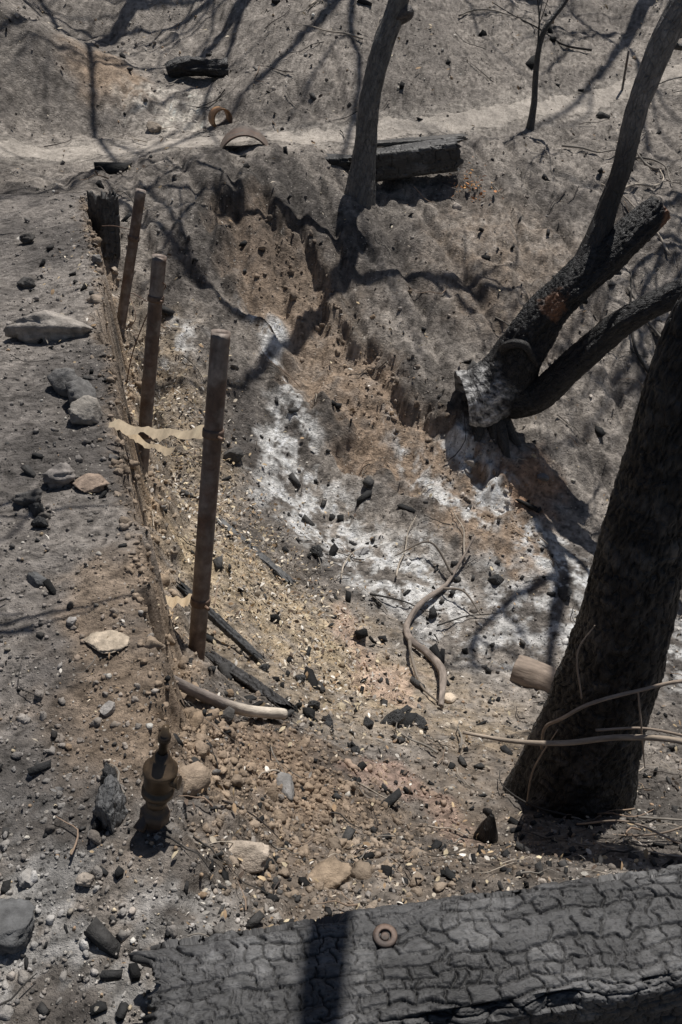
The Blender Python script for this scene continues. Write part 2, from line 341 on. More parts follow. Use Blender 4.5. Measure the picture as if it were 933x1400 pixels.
scatter("gravel",T0,x,y,rng.lognormal(math.log(.0038),.5,m)*(.55+.27*r**.7),rng.uniform(.5,1.2,(m,3)),cc,M_rock)
m=560;x,y,r=fan(m);zc,deb,w,pm=zones(x,y);keep=rng.random(m)<(1-.6*w)*(1-.9*pm);x,y,r,zc=x[keep],y[keep],r[keep],zc[keep];m=len(x)
cc=np.where((rng.random(m)<.8)[:,None],zc*rng.uniform(.8,1.2,(m,1)),pick(pal,m))
scatter("loose_stones",T2,x,y,rng.lognormal(math.log(.011),.4,m)*(.6+.2*r),rng.uniform(.55,1.2,(m,3)),cc,M_rock,sink=.35)
def clodset(name,x,y,med,col,lim=.3,sg=.55,sc=1.0):
    k=wallmask(x,y)<lim;x,y=x[k],y[k];m=len(x);zc,_,_,_=zones(x,y)
    cc=.5*np.tile(col,(m,1))*rng.uniform(.65,1.25,(m,1))+.5*zc
    scatter(name,TC,x,y,rng.lognormal(math.log(med),sg,m)*sc,rng.uniform(.6,1.1,(m,3)),cc,M_rock,sink=.38)
m=2400;clodset("earth_clods",rng.normal(-.15,.22,m),rng.normal(1.55,.25,m),.0058,[.31,.235,.165])
tq=rng.random(500);s1=rng.normal(0,.13,500);clodset("earth_clods",-.6+1.6*tq+s1+.1,6.0-1.9*tq+rng.normal(0,.13,500)+.1,.008,[.2,.155,.115])
m=1300;yy=rng.uniform(1.4,5.9,m);clodset("earth_clods",-.42-.28*(yy-1.48)+rng.normal(.03,.055,m),yy,.0068,[.29,.22,.155],2)
m=1100;clodset("ash_clods",rng.normal(-.6,.28,m),rng.normal(1.05,.3,m),.0042,[.3,.285,.265],2)
m=1400;clodset("ash_clods",rng.uniform(-1.9,-.5,m),rng.uniform(1.2,6,m),.0052,[.2,.185,.17],2)
bx=np.array([(a,b,c) for a in(-1,1) for b in(-1,1) for c in(-1,1)],float);bf=np.array([(0,1,3,2),(4,6,7,5),(0,4,5,1),(2,3,7,6),(0,2,6,4),(1,5,7,3)])
def boxT(s):
    rg=np.random.default_rng(s);return bx*rg.uniform(.55,1.1,(8,3)),bf
m=2000;x,y,r=fan(m,.75,11);zc,deb,w,pm=zones(x,y);keep=rng.random(m)<(1-.6*w)*(1-.9*pm)*np.where(y>4.5,.45,1);x,y,r=x[keep],y[keep],r[keep];m=len(x)
asp=np.c_[rng.uniform(.8,2.6,m),rng.uniform(.5,1,m),rng.uniform(.35,.8,m)]
scatter("charcoal_fragments",[boxT(s) for s in range(6)],x,y,rng.lognormal(math.log(.0072),.5,m)*(.6+.22*r),asp,pick(np.array([(.018,.018,.018),(.03,.03,.03),(.06,.058,.056)]),m),M_rock,tilt=.5,sink=.15)
lv=np.array([(-1,0,0),(-.3,.38,.16),(.5,.3,.12),(1,0,-.1),(.5,-.3,.1),(-.3,-.36,.2)])
lf=np.array([(0,5,1),(1,5,4),(1,4,2),(2,4,3)])
m=5200;tq=rng.random(m);xa=-1.3+1.35*tq+rng.normal(0,.2,m);ya=4.8-2.2*tq+rng.normal(0,.3,m)
xb,yb,rb=fan(4600);xo=rng.normal(1.0,.1,120);yo=rng.normal(7.0,.12,120);x=np.r_[xa,xb,xo];y=np.r_[ya,yb,yo];k=(wallmask(x,y)<.5)|(rng.random(len(x))<.2);x,y=x[k],y[k];m=len(x)
cc=pick(np.array([(.5,.42,.29),(.42,.32,.2),(.55,.48,.38),(.3,.21,.13),(.6,.56,.5),(.12,.09,.07),(.3,.27,.24)]),m);cc[-120:]=pick(np.array([(.5,.26,.1),(.4,.18,.08)]),120)
scatter("leaf_litter",[(lv,lf),(lv*[1,.5,1.5],lf),(lv*[1,1.4,.6],lf)],x,y,rng.uniform(.004,.014,m)*(.7+.12*np.hypot(x,y)),np.ones((m,3))*rng.uniform(.6,1.2,(m,1)),cc,M_leaf,tilt=.35,sink=-.3)
g=Geo()
def gtwig(g,x,y,a,L,r,col,sides=5,lift=.012,rings=9):
    P=[];k=5;cx,cy=x,y
    for q in range(k):
        P.append([cx,cy,lift+rng.uniform(0,.02)]);a+=rng.normal(0,.35);cx+=math.cos(a)*L/(k-1);cy+=math.sin(a)*L/(k-1)
    P=np.array(P);P[:,2]+=H(P[:,0],P[:,1])
    tube(g,P,np.linspace(r,r*.35,k),rings,sides,col,seed=int(rng.integers(0,99)))
TW=[(.04,.037,.034),(.2,.18,.155),(.38,.33,.27),(.26,.19,.14),(.06,.05,.045)]
fx,fy,fr=fan(440,.9,10);fw=wallmask(fx,fy)
for x,y,r,wv in zip(fx,fy,fr,fw):
    if wv>.4 and rng.random()<.7: continue
    gtwig(g,x,y,rng.uniform(0,6.28),rng.uniform(.05,.22)*(.5+.2*r),rng.uniform(.0015,.0035)*(.7+.15*r),TW[rng.integers(0,5)])
for (x,y,a,L,rr_) in [(.3,3.7,2.6,.5,.006),(.0,3.6,1.2,.4,.005),(.15,3.5,.2,.4,.006),(.7,3.9,1.3,.4,.006),(.5,3.4,.3,.4,.005),(.45,2.2,1.0,.3,.005),(.35,2.1,2.4,.25,.005),(.7,1.7,2.7,.4,.004),(.9,1.65,.3,.5,.004),
    (2.2,7.2,.4,.9,.012),(2.5,6.6,1.9,.8,.01),(2.7,7.8,1.2,.9,.012),(2.2,5.6,2.2,.8,.012),(2.1,6.2,-.6,.9,.012),(1.9,8.0,.2,.7,.01),(1.2,10.2,.6,.9,.01),(2.6,10.2,2.6,1.2,.012),(.2,9.0,2.9,.7,.01),(-.3,9.6,1.2,.8,.012),(2.4,7.6,2.0,.8,.012),(2.6,8.2,-1.2,.7,.01)]:
    gtwig(g,x,y,a,L,rr_,TW[rng.integers(0,3)],9,.02,16)
g.make("twig_litter",mat=M_wood,smooth=True)
# ---------------------------------------------------------------- rocks
def rock(name,x,y,s,asp,col,seed,rz=0,sink=.25,sub=4,z=None,mat=None,a=.3,chop=12):
    V,F=rockT(sub,seed,a,chop);V=V*(1+.06*fbm(V[:,0]*5+seed,V[:,1]*5+V[:,2]*4,4,seed+2,.6))[:,None]
    loc=V*s
    V=V*np.array(asp)*s;c,s2=math.cos(rz),math.sin(rz);V=V@np.array([[c,s2,0],[-s2,c,0],[0,0,1]])
    zz=hp(x,y) if z is None else z
    V=V+[x,y,zz+s*asp[2]*(1-2*sink)]
    cc=np.tile(np.array(col,float),(len(V),1))*(1+.35*fbm(V[:,0]*25,V[:,1]*25+V[:,2]*20,4,seed))[:,None]
    return mesh(name,V,F,np.clip(cc,.01,.8),loc,smooth=True,mat=mat or M_rock)
G1=(.3,.28,.26)
for a in [(-1.30,3.68,.15,(1.25,.6,.62),(.31,.28,.25),31,.12),(-1.09,3.13,.075,(1,.8,.8),(.14,.135,.13),32,0),(-1.0,3.03,.075,(1,.9,.9),(.14,.135,.13),33,1),(-.955,2.9,.062,(1,.95,.95),(.28,.255,.225),34,0),
 (-.935,2.45,.05,(1.1,.9,.8),(.22,.2,.185),35,0),(-.83,2.42,.055,(1.2,.8,.45),(.3,.23,.18),36,.4),(-1.0,2.33,.045,(1,.9,.7),(.1,.095,.09),37,0),(-.96,2.28,.03,(1,.9,.9),(.06,.06,.06),38,0),
 (-.727,1.77,.022,(1,.9,.7),G1,39,0),(-.615,1.68,.055,(1.1,.8,.2),(.42,.35,.27),40,0),(-.56,1.46,.024,(1,.9,.7),G1,41,0),(-.22,1.19,.055,(1,.9,.75),(.44,.37,.3),42,0),(-.04,1.2,.05,(1.3,.8,.6),(.3,.23,.165),43,.3),
 (-.33,1.74,.032,(1.1,.9,.8),(.08,.075,.07),44,0),(-.62,4.30,.06,(1.1,.8,.8),(.09,.085,.08),45,.5),(-.16,1.58,.05,(1,.7,.4),(.22,.21,.2),46,2.2),(-.63,.9,.055,(1,1,.6),(.12,.12,.12),47,0),
 (-1.55,7.75,.06,(1,.9,.8),(.36,.3,.24),48,0),(-.5,1.0,.022,(1,.8,.6),(.3,.26,.22),49,0),(-.87,1.95,.035,(1,.8,.7),(.12,.12,.12),50,0),(-1.3,4.6,.035,(1,.8,.7),(.18,.17,.16),51,0),(-.8,2.62,.024,(1,.8,.7),(.18,.17,.16),52,0),
 (.12,3.95,.04,(1.2,.8,.6),(.4,.39,.38),53,.4),(2.2,11.5,.1,(1,.8,.8),(.3,.27,.24),55,0),(.0,10.2,.12,(1.3,.8,.7),(.12,.11,.1),56,0),(-1.6,4.3,.05,(1,.8,.7),(.09,.085,.08),58,0),(-1.75,4.9,.05,(1,.8,.7),(.07,.065,.06),59,0)]:
    rock("rock",a[0],a[1],a[2],a[3],a[4],a[5],a[6],a=.16,chop=4 if a[2]>.045 else 9)
rock("charcoal_chunk",-.485,1.15,.058,(.75,1.15,.9),(.12,.12,.12),65,.2,sink=.15,mat=M_char,a=.5)
rock("charcoal_chunk",-.50,1.23,.03,(.8,1.1,.9),(.04,.04,.04),66,.2,sink=.15,mat=M_char,a=.5)
for (x,y,s,sd) in [(.2,2.33,.06,61),(.32,2.42,.035,62),(-.1,2.3,.03,63),(-.17,2.55,.03,64),(.26,2.48,.03,66),(-.13,3.75,.045,67),(.86,3.8,.05,68),(1.25,3.75,.06,69),(-.93,2.2,.03,70),(.05,1.95,.025,71),(-.05,2.15,.03,72),(-.3,2.5,.03,73),(.1,2.25,.03,74)]:
    rock("charcoal_chunk",x,y,s,(1.2,.8,.75),(.035,.035,.035),sd,sd*1.3,sink=.15,mat=M_char,a=.5,sub=3)
# ---------------------------------------------------------------- posts
RU=(.19,.16,.14)
def post(b,t,straps):
    e=empty("rusty_metal_post");b=np.array(b);t=np.array(t);g=Geo()
    ax=(t-b)/np.linalg.norm(t-b)
    def cf(V,cl,A_,LL):
        h=(V[...,2]-b[2])/(t[2]-b[2]);q=ss(.3,0,h)[...,None]*.6
        cl=cl*(1-q)+np.array([.33,.22,.14])*q;return cl
    tube(g,[b-ax*.25,b*.5+t*.5,t],[.03,.03,.03],60,28,RU,rough=.012,colf=cf,hollow=2.2,seed=3)
    g.make("pipe",smooth=True,mat=M_rust,parent=e)
    for s_,wall in straps:
        c=b+(t-b)*s_;g=Geo()
        tube(g,[c-ax*.013,c,c+ax*.013],[.0345,.035,.0345],5,24,(.13,.085,.06),seed=5)
        side=np.array(wall[:3])-c;side/=np.linalg.norm(side)
        p0=c+side*.03
        tube(g,[c+np.array([.02,-.03,0]),c+np.array([.035,-.045,0])],[.006,.006],3,9,(.2,.13,.09))
        g.make("clamp_band",smooth=True,mat=M_rust,parent=e)
        if len(wall)>3:
            for kk in range(2):
                w=np.array(wall[:3])+np.array([.01*kk,.03*kk,-.015*kk]);nP=30;tq=np.linspace(0,1 if kk==0 else .8,nP)[:,None]
                L_=p0*(1-tq)+w*tq if kk==0 else w*(1-tq)+(p0+np.array([-.06,0,-.07]))*tq
                L_=L_+np.c_[np.zeros(nP),np.zeros(nP),-.02*np.sin(tq[:,0]*3.14)*(1+kk)+.006*np.sin(tq[:,0]*23+kk)]
                hw=(.013+.004*np.sin(tq*17+kk*2)+.007*rng.random((nP,1)))*(1 if kk==0 else .7)
                dr=np.array([.15,.75,.65]);Vs=np.vstack([L_+dr*hw,L_-dr*hw*rng.uniform(.6,1.3,(nP,1))]);Fs=np.array([(q,q+1,nP+q+1,nP+q) for q in range(nP-1)])
                mesh("strap",Vs,Fs,np.clip(np.tile([.8,.64,.44],(len(Vs),1))*rng.uniform(.85,1.1,(len(Vs),1)),0,.85),mat=M_strap,parent=e)
post((-.527,2.25,-.70),(-.365,2.5,.52),[(.74,(-.83,2.75,.06,1)),(.25,(-.665,2.33,-.38,1))])
post((-.987,3.45,-.88),(-.755,3.6,.38),[(.86,(-.9,3.4,.2)),(.37,(-1.02,3.5,-.3))])
post((-1.43,5.0,-.86),(-1.14,5.15,.235),[(.76,(-1.5,5.2,.0)),(.22,(-1.5,5,-.5))])
g=Geo()
for P in ([(-1.20,5.1,.02),(-1.32,5.15,.03),(-1.42,5.25,.0)],[(-1.36,5.03,-.6),(-1.25,5.05,-.5),(-1.3,5.2,-.4),(-1.2,5.2,-.45)],[(-.79,3.57,.2),(-.85,3.62,.1),(-.95,3.7,-.1),(-1.02,3.75,-.3)],[(-.77,3.6,.22),(-.74,3.58,.26),(-.78,3.56,.3)]):
    tube(g,P,[.003]*len(P),20,6,(.16,.1,.07))
g.make("tie_wire",smooth=True,mat=M_rust)
# ---------------------------------------------------------------- valve
e=empty("brass_sprinkler_valve");b=np.array([-.413,1.11,-.10]);t=np.array([-.343,1.165,.27]);ax=(t-b)/np.linalg.norm(t-b)
def lathe(name,prof,mat,col,sides=32,hexr=None):
    g=Geo();prof=np.array(prof);u=np.cross(ax,[0,1,0]);u/=np.linalg.norm(u);v=np.cross(ax,u);th=np.linspace(0,2*np.pi,sides,endpoint=False)
    rr=prof[:,1][:,None]*np.ones(sides)
    if hexr:
        hx=np.cos(np.pi/6)/np.cos((th%(np.pi/3))-np.pi/6)
        for k,(h,r) in enumerate(prof):
            if hexr[0]<=h<=hexr[1]: rr[k]=r*hx
    V=b+ax*prof[:,0][:,None,None]+rr[:,:,None]*(np.cos(th)[None,:,None]*u+np.sin(th)[None,:,None]*v)
    i=np.arange(len(prof)-1)[:,None]*sides;j=np.arange(sides)[None];j2=(j+1)%sides
    F=np.stack([i+j,i+sides+j,i+sides+j2,i+j2],2).reshape(-1,4);V=V.reshape(-1,3)
    g.add(V,F,np.tile(np.array(col,float),(len(V),1)));return g.make(name,smooth=False,mat=mat,parent=e)
lathe("riser_pipe",[(0,0),(0,.016),(.09,.016),(.16,.0165),(.165,.0165)],M_rust,(.13,.085,.06))
lathe("hex_collar",[(.13,.016),(.132,.031),(.160,.031),(.162,.024),(.172,.021),(.178,.021),(.18,.016)],M_rust,(.11,.08,.055),48,(.131,.161))
lathe("valve_body",[(.17,.015),(.178,.022),(.196,.022),(.198,.019),(.206,.019),(.208,.033),(.220,.033),(.222,.027),(.232,.027),(.234,.031),(.262,.031),(.264,.035),(.276,.035),(.278,.029),(.296,.022),(.298,.017),(.314,.015),(.316,.01)],M_brass,(.10,.068,.04),48)
lathe("stem",[(.31,.009),(.345,.0085),(.347,.013),(.36,.013),(.362,.009),(.382,.007),(.384,0)],M_brass,(.12,.085,.05),24)
g=Geo();c=b+ax*.16;tube(g,[c,c+np.array([-.02,-.02,-.01]),c+np.array([-.03,-.035,-.02])],[.012,.012,.014],8,16,(.1,.07,.05));c2=b+ax*.25;tube(g,[c2,c2+np.array([.035,-.012,.0]),c2+np.array([.042,-.014,.0])],[.012,.012,.015],8,16,(.09,.065,.04))
g.make("side_ports",smooth=True,mat=M_brass,parent=e)
# ---------------------------------------------------------------- charred timber
def timber(name,p0,p1,w,h,nl,npm,col,seed,crack=.006,cell=(.05,.027),parent=None,grey=0):
    p0=np.array(p0,float);p1=np.array(p1,float);L=np.linalg.norm(p1-p0);T=(p1-p0)/L;Bv=np.cross([0,0,1.],T);Bv/=np.linalg.norm(Bv);Nv=np.cross(T,Bv)
    th=np.linspace(0,2*np.pi,npm,endpoint=False)
    q=th/(2*np.pi)*4;sd=np.floor(q).astype(int);f=(q-sd)*2-1
    px=np.select([sd==0,sd==1,sd==2,sd==3],[f,np.ones(npm),-f,-np.ones(npm)]);py=np.select([sd==0,sd==1,sd==2,sd==3],[-np.ones(npm),f,np.ones(npm),-f])
    rad=np.maximum(np.abs(px),np.abs(py))/((np.abs(px)**8+np.abs(py)**8)**(1/8.));px*=rad;py*=rad
    s=np.linspace(0,1,nl);S,PX=np.meshgrid(s*L,px,indexing='ij');_,PY=np.meshgrid(s,py,indexing='ij');_,TH=np.meshgrid(s,q*.25*2*(w+h),indexing='ij')
    wob=1+.04*fbm(S*2.2,TH*4,3,seed)
    corner=(np.abs(PX)>.8)&(np.abs(PY)>.8)
    wob=wob-.14*corner*ss(.0,.6,fbm(S*7,TH*3,3,seed+1))
    S2=S+.022*fbm(S*7,TH*11,4,seed+2,.6);T2_=TH+.016*fbm(S*7+4,TH*9,4,seed+3,.55)
    row=np.floor(T2_/cell[1]);fr=T2_/cell[1]-row
    cl=cell[0]*(.6+.9*h2(row,row*0,seed+1));q2=S2/cl+h2(row,row*0,seed+4)*5;ci=np.floor(q2);fc=q2-ci
    hs=h2(ci,row,seed+5);hb=h2(ci+(fc>.5),row,seed+19);hr=h2(row+(fr>.5),ci*0+np.floor(S*6),seed+9)
    e1=np.minimum(fr,1-fr)*cell[1]+.004*(hr<.3)
    e2=np.minimum(fc,1-fc)*cl+.0035*(hb<.22)
    e=np.minimum(e1,e2)
    q3=S2/(cl*.31)+hs*9;f3=q3-np.floor(q3);e3=np.minimum(f3,1-f3)*cl*.31+.0035*(h2(np.floor(q3),row,seed+6)>.5)
    q4=T2_/(cell[1]*.4)+hs*5;f4=q4-np.floor(q4);e4=np.minimum(f4,1-f4)*cell[1]*.4+.0035*(h2(np.floor(q4),ci,seed+26)>.45)
    wdt=.0016+.0022*np.clip(fbm(S*3,TH*5,2,seed+7)+.4,0,1.3)
    k=np.maximum(ss(wdt,0,e),.45*ss(.0014,0,np.minimum(e3,e4)))
    pil=ss(0,.012,e)*.0022
    disp=-crack*k+pil+(hs-.5)*.0035+(fr-.5)*(hs-.5)*.005+.0012*fbm(S*60,TH*120,3,seed+8)
    U=PX*w/2*wob;Vv=PY*h/2*wob
    nrx=PX**7;nry=PY**7;nl_=np.hypot(nrx,nry)+1e-6
    U=U+disp*nrx/nl_;Vv=Vv+disp*nry/nl_
    V=p0+S[...,None]*T+U[...,None]*Bv+Vv[...,None]*Nv
    endoff=.05*fbm(PX[0]*2,PY[0]*2+seed,4,seed+12)+.02*(h2(np.floor(TH[0]/.027),TH[0]*0,3)-.5)
    V=V+(endoff[None]*np.exp(-S/.06)+endoff[None]*np.exp(-(L-S)/.06))[...,None]*T
    colr=np.array(col)[None,None]*((1-.7*k)*(.8+.4*hs)*(1+.45*fbm(S*5,TH*8,4,seed+13)))[...,None]
    if grey: colr=colr+np.array([.05,.049,.048])*(grey*ss(.1,.8,fbm(S*4,TH*7,5,seed+14,.65))*(1-k))[...,None]
    loc=np.stack([PX*w/2,PY*h/2,S+seed],2)
    V=V.reshape(-1,3);i=np.arange(nl-1)[:,None]*npm;j=np.arange(npm)[None];j2=(j+1)%npm
    F=[np.stack([i+j,i+j2,i+npm+j2,i+npm+j],2).reshape(-1,4)];VV=[V];CC=[colr.reshape(-1,3)];LL=[loc.reshape(-1,3)];base=len(V)
    for end in (0,1):
        ring=V[:npm] if end==0 else V[-npm:];last=np.arange(npm)+(0 if end==0 else (nl-1)*npm);cc=ring.mean(0);tt_=T if end==0 else -T
        for sc_,dep in zip((.93,.85,.75,.65,.5,.35,.2,.02),(.004,.03,.06,.085,.1,.11,.115,.115)):
            nz=.04*fbm(px*2.5*sc_,py*2.5*sc_+seed,3,seed+15)*(1-sc_*.5)
            qv=cc+(ring-cc)*sc_+tt_*(dep*min(1,L)+nz*min(1,L))[:,None];ni=base+np.arange(npm);base+=npm
            VV.append(qv);CC.append(np.tile(np.array(col)*.35,(npm,1)));LL.append(qv)
            f=np.stack([last,ni,np.roll(ni,-1),np.roll(last,-1)],1);F.append(f if end==0 else f[:,::-1]);last=ni
    return mesh(name,np.vstack(VV),np.vstack(F),np.clip(np.vstack(CC),.004,.5),np.vstack(LL),smooth=True,mat=M_beam,parent=parent)
e=empty("charred_timber_beam")
timber("timber",(-.31,.705,.04),(1.3,.953,.04),.215,.22,1050,420,(.044,.043,.043),3,parent=e,grey=1.2,crack=.0065,cell=(.042,.024))
def ringw(name,c,r0,r1,h,mat,col,parent):
    g=Geo();th=np.linspace(0,2*np.pi,36,endpoint=False);prof=[(r0,0),(r0,h),(r0*1.1,h*1.15),(r1*.92,h*1.1),(r1,h*.7),(r1,0)]
    V=np.array([[c[0]+r*math.cos(a),c[1]+r*math.sin(a),c[2]+z] for r,z in prof for a in th]);s=36
    F=[(k*s+j,k*s+(j+1)%s,(k+1)*s+(j+1)%s,(k+1)*s+j) for k in range(len(prof)-1) for j in range(s)]
    g.add(V,F,np.tile(np.array(col,float),(len(V),1)));return g.make(name,smooth=True,mat=mat,parent=parent)
ringw("washer",(.075,.81,.151),.0105,.021,.004,M_rust,(.06,.045,.038),e)
g=Geo();tube(g,[(.075,.81,.13),(.075,.81,.152)],[.0075,.0075],3,16,(.012,.011,.01));g.make("bolt",smooth=True,mat=M_rust,parent=e)
timber("charred_log",(.22,6.86,-.04),(.88,7.04,.0),.2,.21,200,100,(.04,.038,.036),21,crack=.01,cell=(.09,.06),grey=.8)
timber("charred_log",(-.42,7.02,-.08),(.08,6.93,-.08),.16,.17,120,80,(.02,.019,.018),22,crack=.01,cell=(.09,.06))
timber("charred_board",(.25,6.98,.085),(.95,7.2,.09),.1,.03,120,60,(.05,.045,.04),23,crack=.004,cell=(.09,.05))
timber("charred_post",(-1.53,5.62,-.3),(-1.50,5.66,.06),.15,.15,100,100,(.04,.037,.035),24,crack=.01,cell=(.08,.05),grey=.8)
g=Geo();tube(g,[(-1.55,8.66,.33),(-1.4,8.7,.36),(-1.2,8.7,.35),(-1.02,8.74,.34)],[.06,.085,.07,.08],50,30,(.03,.028,.027),lump=.5,rough=.2,seed=8);g.make("burnt_log",smooth=True,mat=M_char)
timber("charred_board",(-.50,2.42,hp(-.5,2.42)+.02),(-.19,2.14,hp(-.19,2.14)+.02),.04,.03,100,50,(.03,.028,.028),26,crack=.004,cell=(.05,.02))
timber("charred_board",(-.63,2.62,hp(-.63,2.62)+.02),(-.33,2.55,hp(-.33,2.55)+.02),.035,.025,80,50,(.05,.05,.05),27,crack=.004,cell=(.05,.02))
timber("charred_board",(-.62,3.62,hp(-.62,3.62)+.015),(-.25,3.35,hp(-.25,3.35)+.02),.04,.025,80,50,(.08,.08,.08),28,crack=.004,cell=(.05,.02))
# ---------------------------------------------------------------- culvert, can, stake
def halfpipe(name,c,r,L,yaw,col):
    g=Geo();th=np.linspace(0,2*np.pi,60,endpoint=False);prof=[(r,0),(r,L),(r-.012,L),(r-.012,0),(r,0)]
    P=[]
    for rr,l in prof:
        for a in th:
            x,y,z=rr*math.cos(a),l,rr*math.sin(a);P.append((c[0]+x*math.cos(yaw)-y*math.sin(yaw),c[1]+x*math.sin(yaw)+y*math.cos(yaw),c[2]+z))
    F=[(k*60+j,k*60+(j+1)%60,(k+1)*60+(j+1)%60,(k+1)*60+j) for k in range(4) for j in range(60)]
    V=np.array(P);g.add(V,F,np.tile(np.array(col,float),(len(V),1)));return g.make(name,smooth=False,mat=M_rust)
halfpipe("culvert_pipe",(-.72,6.93,hp(-.72,6.93)-.09),.2,.3,.1,(.11,.09,.075))
halfpipe("rusty_can",(-.98,7.85,hp(-.98,7.85)+.05),.085,.12,.5,(.3,.16,.07))
g=Geo();z=hp(2.75,9.4);tube(g,[(2.75,9.4,z-.1),(2.75,9.4,z+.35)],[.012,.011],6,9,(.12,.11,.1));g.make("metal_stake",mat=M_rust,smooth=True)
# ---------------------------------------------------------------- trees
def branches(g,p,d,L,r,depth,seed,col):
    rg=np.random.default_rng(seed)
    def rec(p,d,L,r,dep):
        k=5;P=[p];dd=d.copy()
        for q in range(k-1):
            dd=dd+rg.normal(0,.16,3);dd/=np.linalg.norm(dd);P.append(P[-1]+dd*L/(k-1))
        tube(g,P,np.linspace(r,r*.5,k),8,6 if dep else 4,col,seed=int(rg.integers(0,50)))
        if dep==0: return
        for q in range(rg.integers(3,5)):
            i=rg.integers(1,k);nd=dd+rg.normal(0,.65,3);nd[2]+=.15;nd/=np.linalg.norm(nd)
            rec(P[i],nd,L*rg.uniform(.5,.75),r*.5,dep-1)
    rec(np.array(p,float),np.array(d,float)/np.linalg.norm(d),L,r,depth)
def tree(name,P,R,rings,sides,col,br=(),seed=0,extra=(),**k):
    g=Geo();tube(g,P,R,rings,sides,col,seed=seed,**k)
    for (EP,ER) in extra: tube(g,EP,ER,60,16,col,seed=seed+1,lump=.1)
    for q,(p,d,L,r,dep) in enumerate(br): branches(g,p,d,L,r,dep,seed*10+q,tuple(np.array(col)*.8))
    return g.make(name,smooth=True,mat=M_char)
def bigcol(V,cl,A_,LL):
    n_=fbm(V[...,2]*9,V[...,0]*12+V[...,1]*8,5,77,.7)
    gq=ss(-.1,.7,n_)*ss(1.4,-.3,V[...,2])*np.clip(.35+cl[...,0]/.016*.5,0,1.3)
    return cl+np.array([.058,.054,.049])*gq[...,None]
tree("burnt_tree",[(.74,1.88,-1.15),(.775,1.89,-.92),(.81,1.93,-.6),(.84,1.95,-.3),(.87,2.0,.2),(.93,2.05,.78),(1.25,2.15,1.5),(1.9,2.35,2.8),(2.4,2.5,4.2)],[.26,.205,.165,.145,.118,.098,.085,.065,.04],420,170,(.014,.0132,.013),
   [((1.3,2.2,1.8),(.8,.3,1),1.4,.035,2),((2.4,2.5,4.2),(.4,0,1),1.6,.035,2)],seed=1,cracks=.006,cs=.021,lump=.08,colf=bigcol,
   extra=[([(1.8,2.33,2.7),(1.2,2.4,3.0),(.75,2.35,3.15),(.62,1.9,3.1),(.62,1.3,3.0)],[.05,.045,.042,.038,.03])])  # unseen overhead limb, added and bent so its shadow crosses the beam
def greycol(V,cl,A_,LL):
    q=ss(.2,.75,V[...,2])[...,None];return cl*(1-q)+np.array([.2,.185,.17])*q*(.8+.3*fbm(V[...,2]*15,V[...,0]*20,3,7))[...,None]
tree("burnt_tree",[(.13,6.64,-.3),(.15,6.66,-.1),(.17,6.68,.1),(.2,6.7,.4),(.28,6.75,.75),(.39,6.8,1.05),(.5,6.85,1.7),(.45,6.9,2.8),(.5,7,4)],[.12,.1,.083,.075,.07,.066,.06,.05,.03],160,50,(.12,.114,.106),
   [((.42,6.82,1.15),(-.5,.2,1),1.7,.035,2),((.5,6.85,1.7),(.7,.1,1),1.6,.035,2),((.45,6.9,2.8),(-.5,.4,1),1.6,.035,2),((.5,7,4),(0,0,1),1.5,.03,2)],seed=2,rough=.06,lump=.12)
g=Geo();tube(g,[(.37,6.78,.93),(.45,6.78,.97),(.48,6.78,.99)],[.05,.05,.02],8,20,(.08,.07,.065),lump=.2);g.make("tree_burl",smooth=True,mat=M_char,parent=bpy.data.objects["burnt_tree.001"])
tree("burnt_sapling",[(1.63,8.12,-.1),(1.65,8.15,.15),(1.64,8.18,.45),(1.68,8.22,.7),(1.85,8.3,.92),(2.05,8.4,1.3),(2.1,8.4,2.0)],[.04,.028,.024,.022,.02,.016,.01],60,14,(.06,.055,.05),[((1.64,8.18,.5),(-.3,0,1),.6,.01,1),((2.05,8.4,1.3),(.3,0,1),.9,.012,2)],seed=3,rough=.08)
e=empty("fallen_burnt_tree")
def stumpcol(V,cl,A_,LL):
    q=ss(1.1,.92,V[...,0]+.07*fbm(V[...,1]*14,V[...,2]*14,3,9))*ss(-.74,-.88,V[...,2]+.08*fbm(V[...,0]*9,V[...,1]*9,2,8))
    q=np.clip(q*(.55+.8*fbm(V[...,0]*20,V[...,1]*20+V[...,2]*20,4,19,.7)),0,1)[...,None]
    cl=cl*(1-q)+np.array([.5,.49,.475])*q
    dd_=np.sqrt((V[...,0]-1.26)**2+(V[...,1]-4.96)**2+(V[...,2]+.38)**2)+.05*fbm(V[...,0]*16,V[...,2]*16+V[...,1]*9,3,5)
    o=ss(.10,.04,dd_)[...,None]*.7+ss(1.845,1.87,V[...,0])[...,None]*.8
    o=np.clip(o,0,1);return cl*(1-o*.8)+np.array([.3,.14,.07])*o*.8
g=Geo()
tube(g,[(.76,4.94,-1.0),(.88,4.96,-.98),(1.03,5.0,-.85),(1.14,5.02,-.62),(1.28,5.06,-.42),(1.42,5.1,-.28),(1.65,5.16,-.08),(1.87,5.2,.12)],[.17,.185,.165,.135,.12,.118,.105,.085],220,90,(.014,.013,.013),seed=4,cracks=.006,lump=.2,hollow=1.2,colf=stumpcol)
tube(g,[(1.0,4.97,-1.0),(1.13,4.93,-.99),(1.26,4.9,-.92),(1.46,4.86,-.65),(1.66,4.82,-.41),(1.98,4.77,-.2),(2.5,4.65,.05),(2.9,4.6,.1)],[.12,.115,.1,.085,.08,.078,.065,.04],180,60,(.014,.013,.013),seed=5,cracks=.005,lump=.14,hollow=.4)
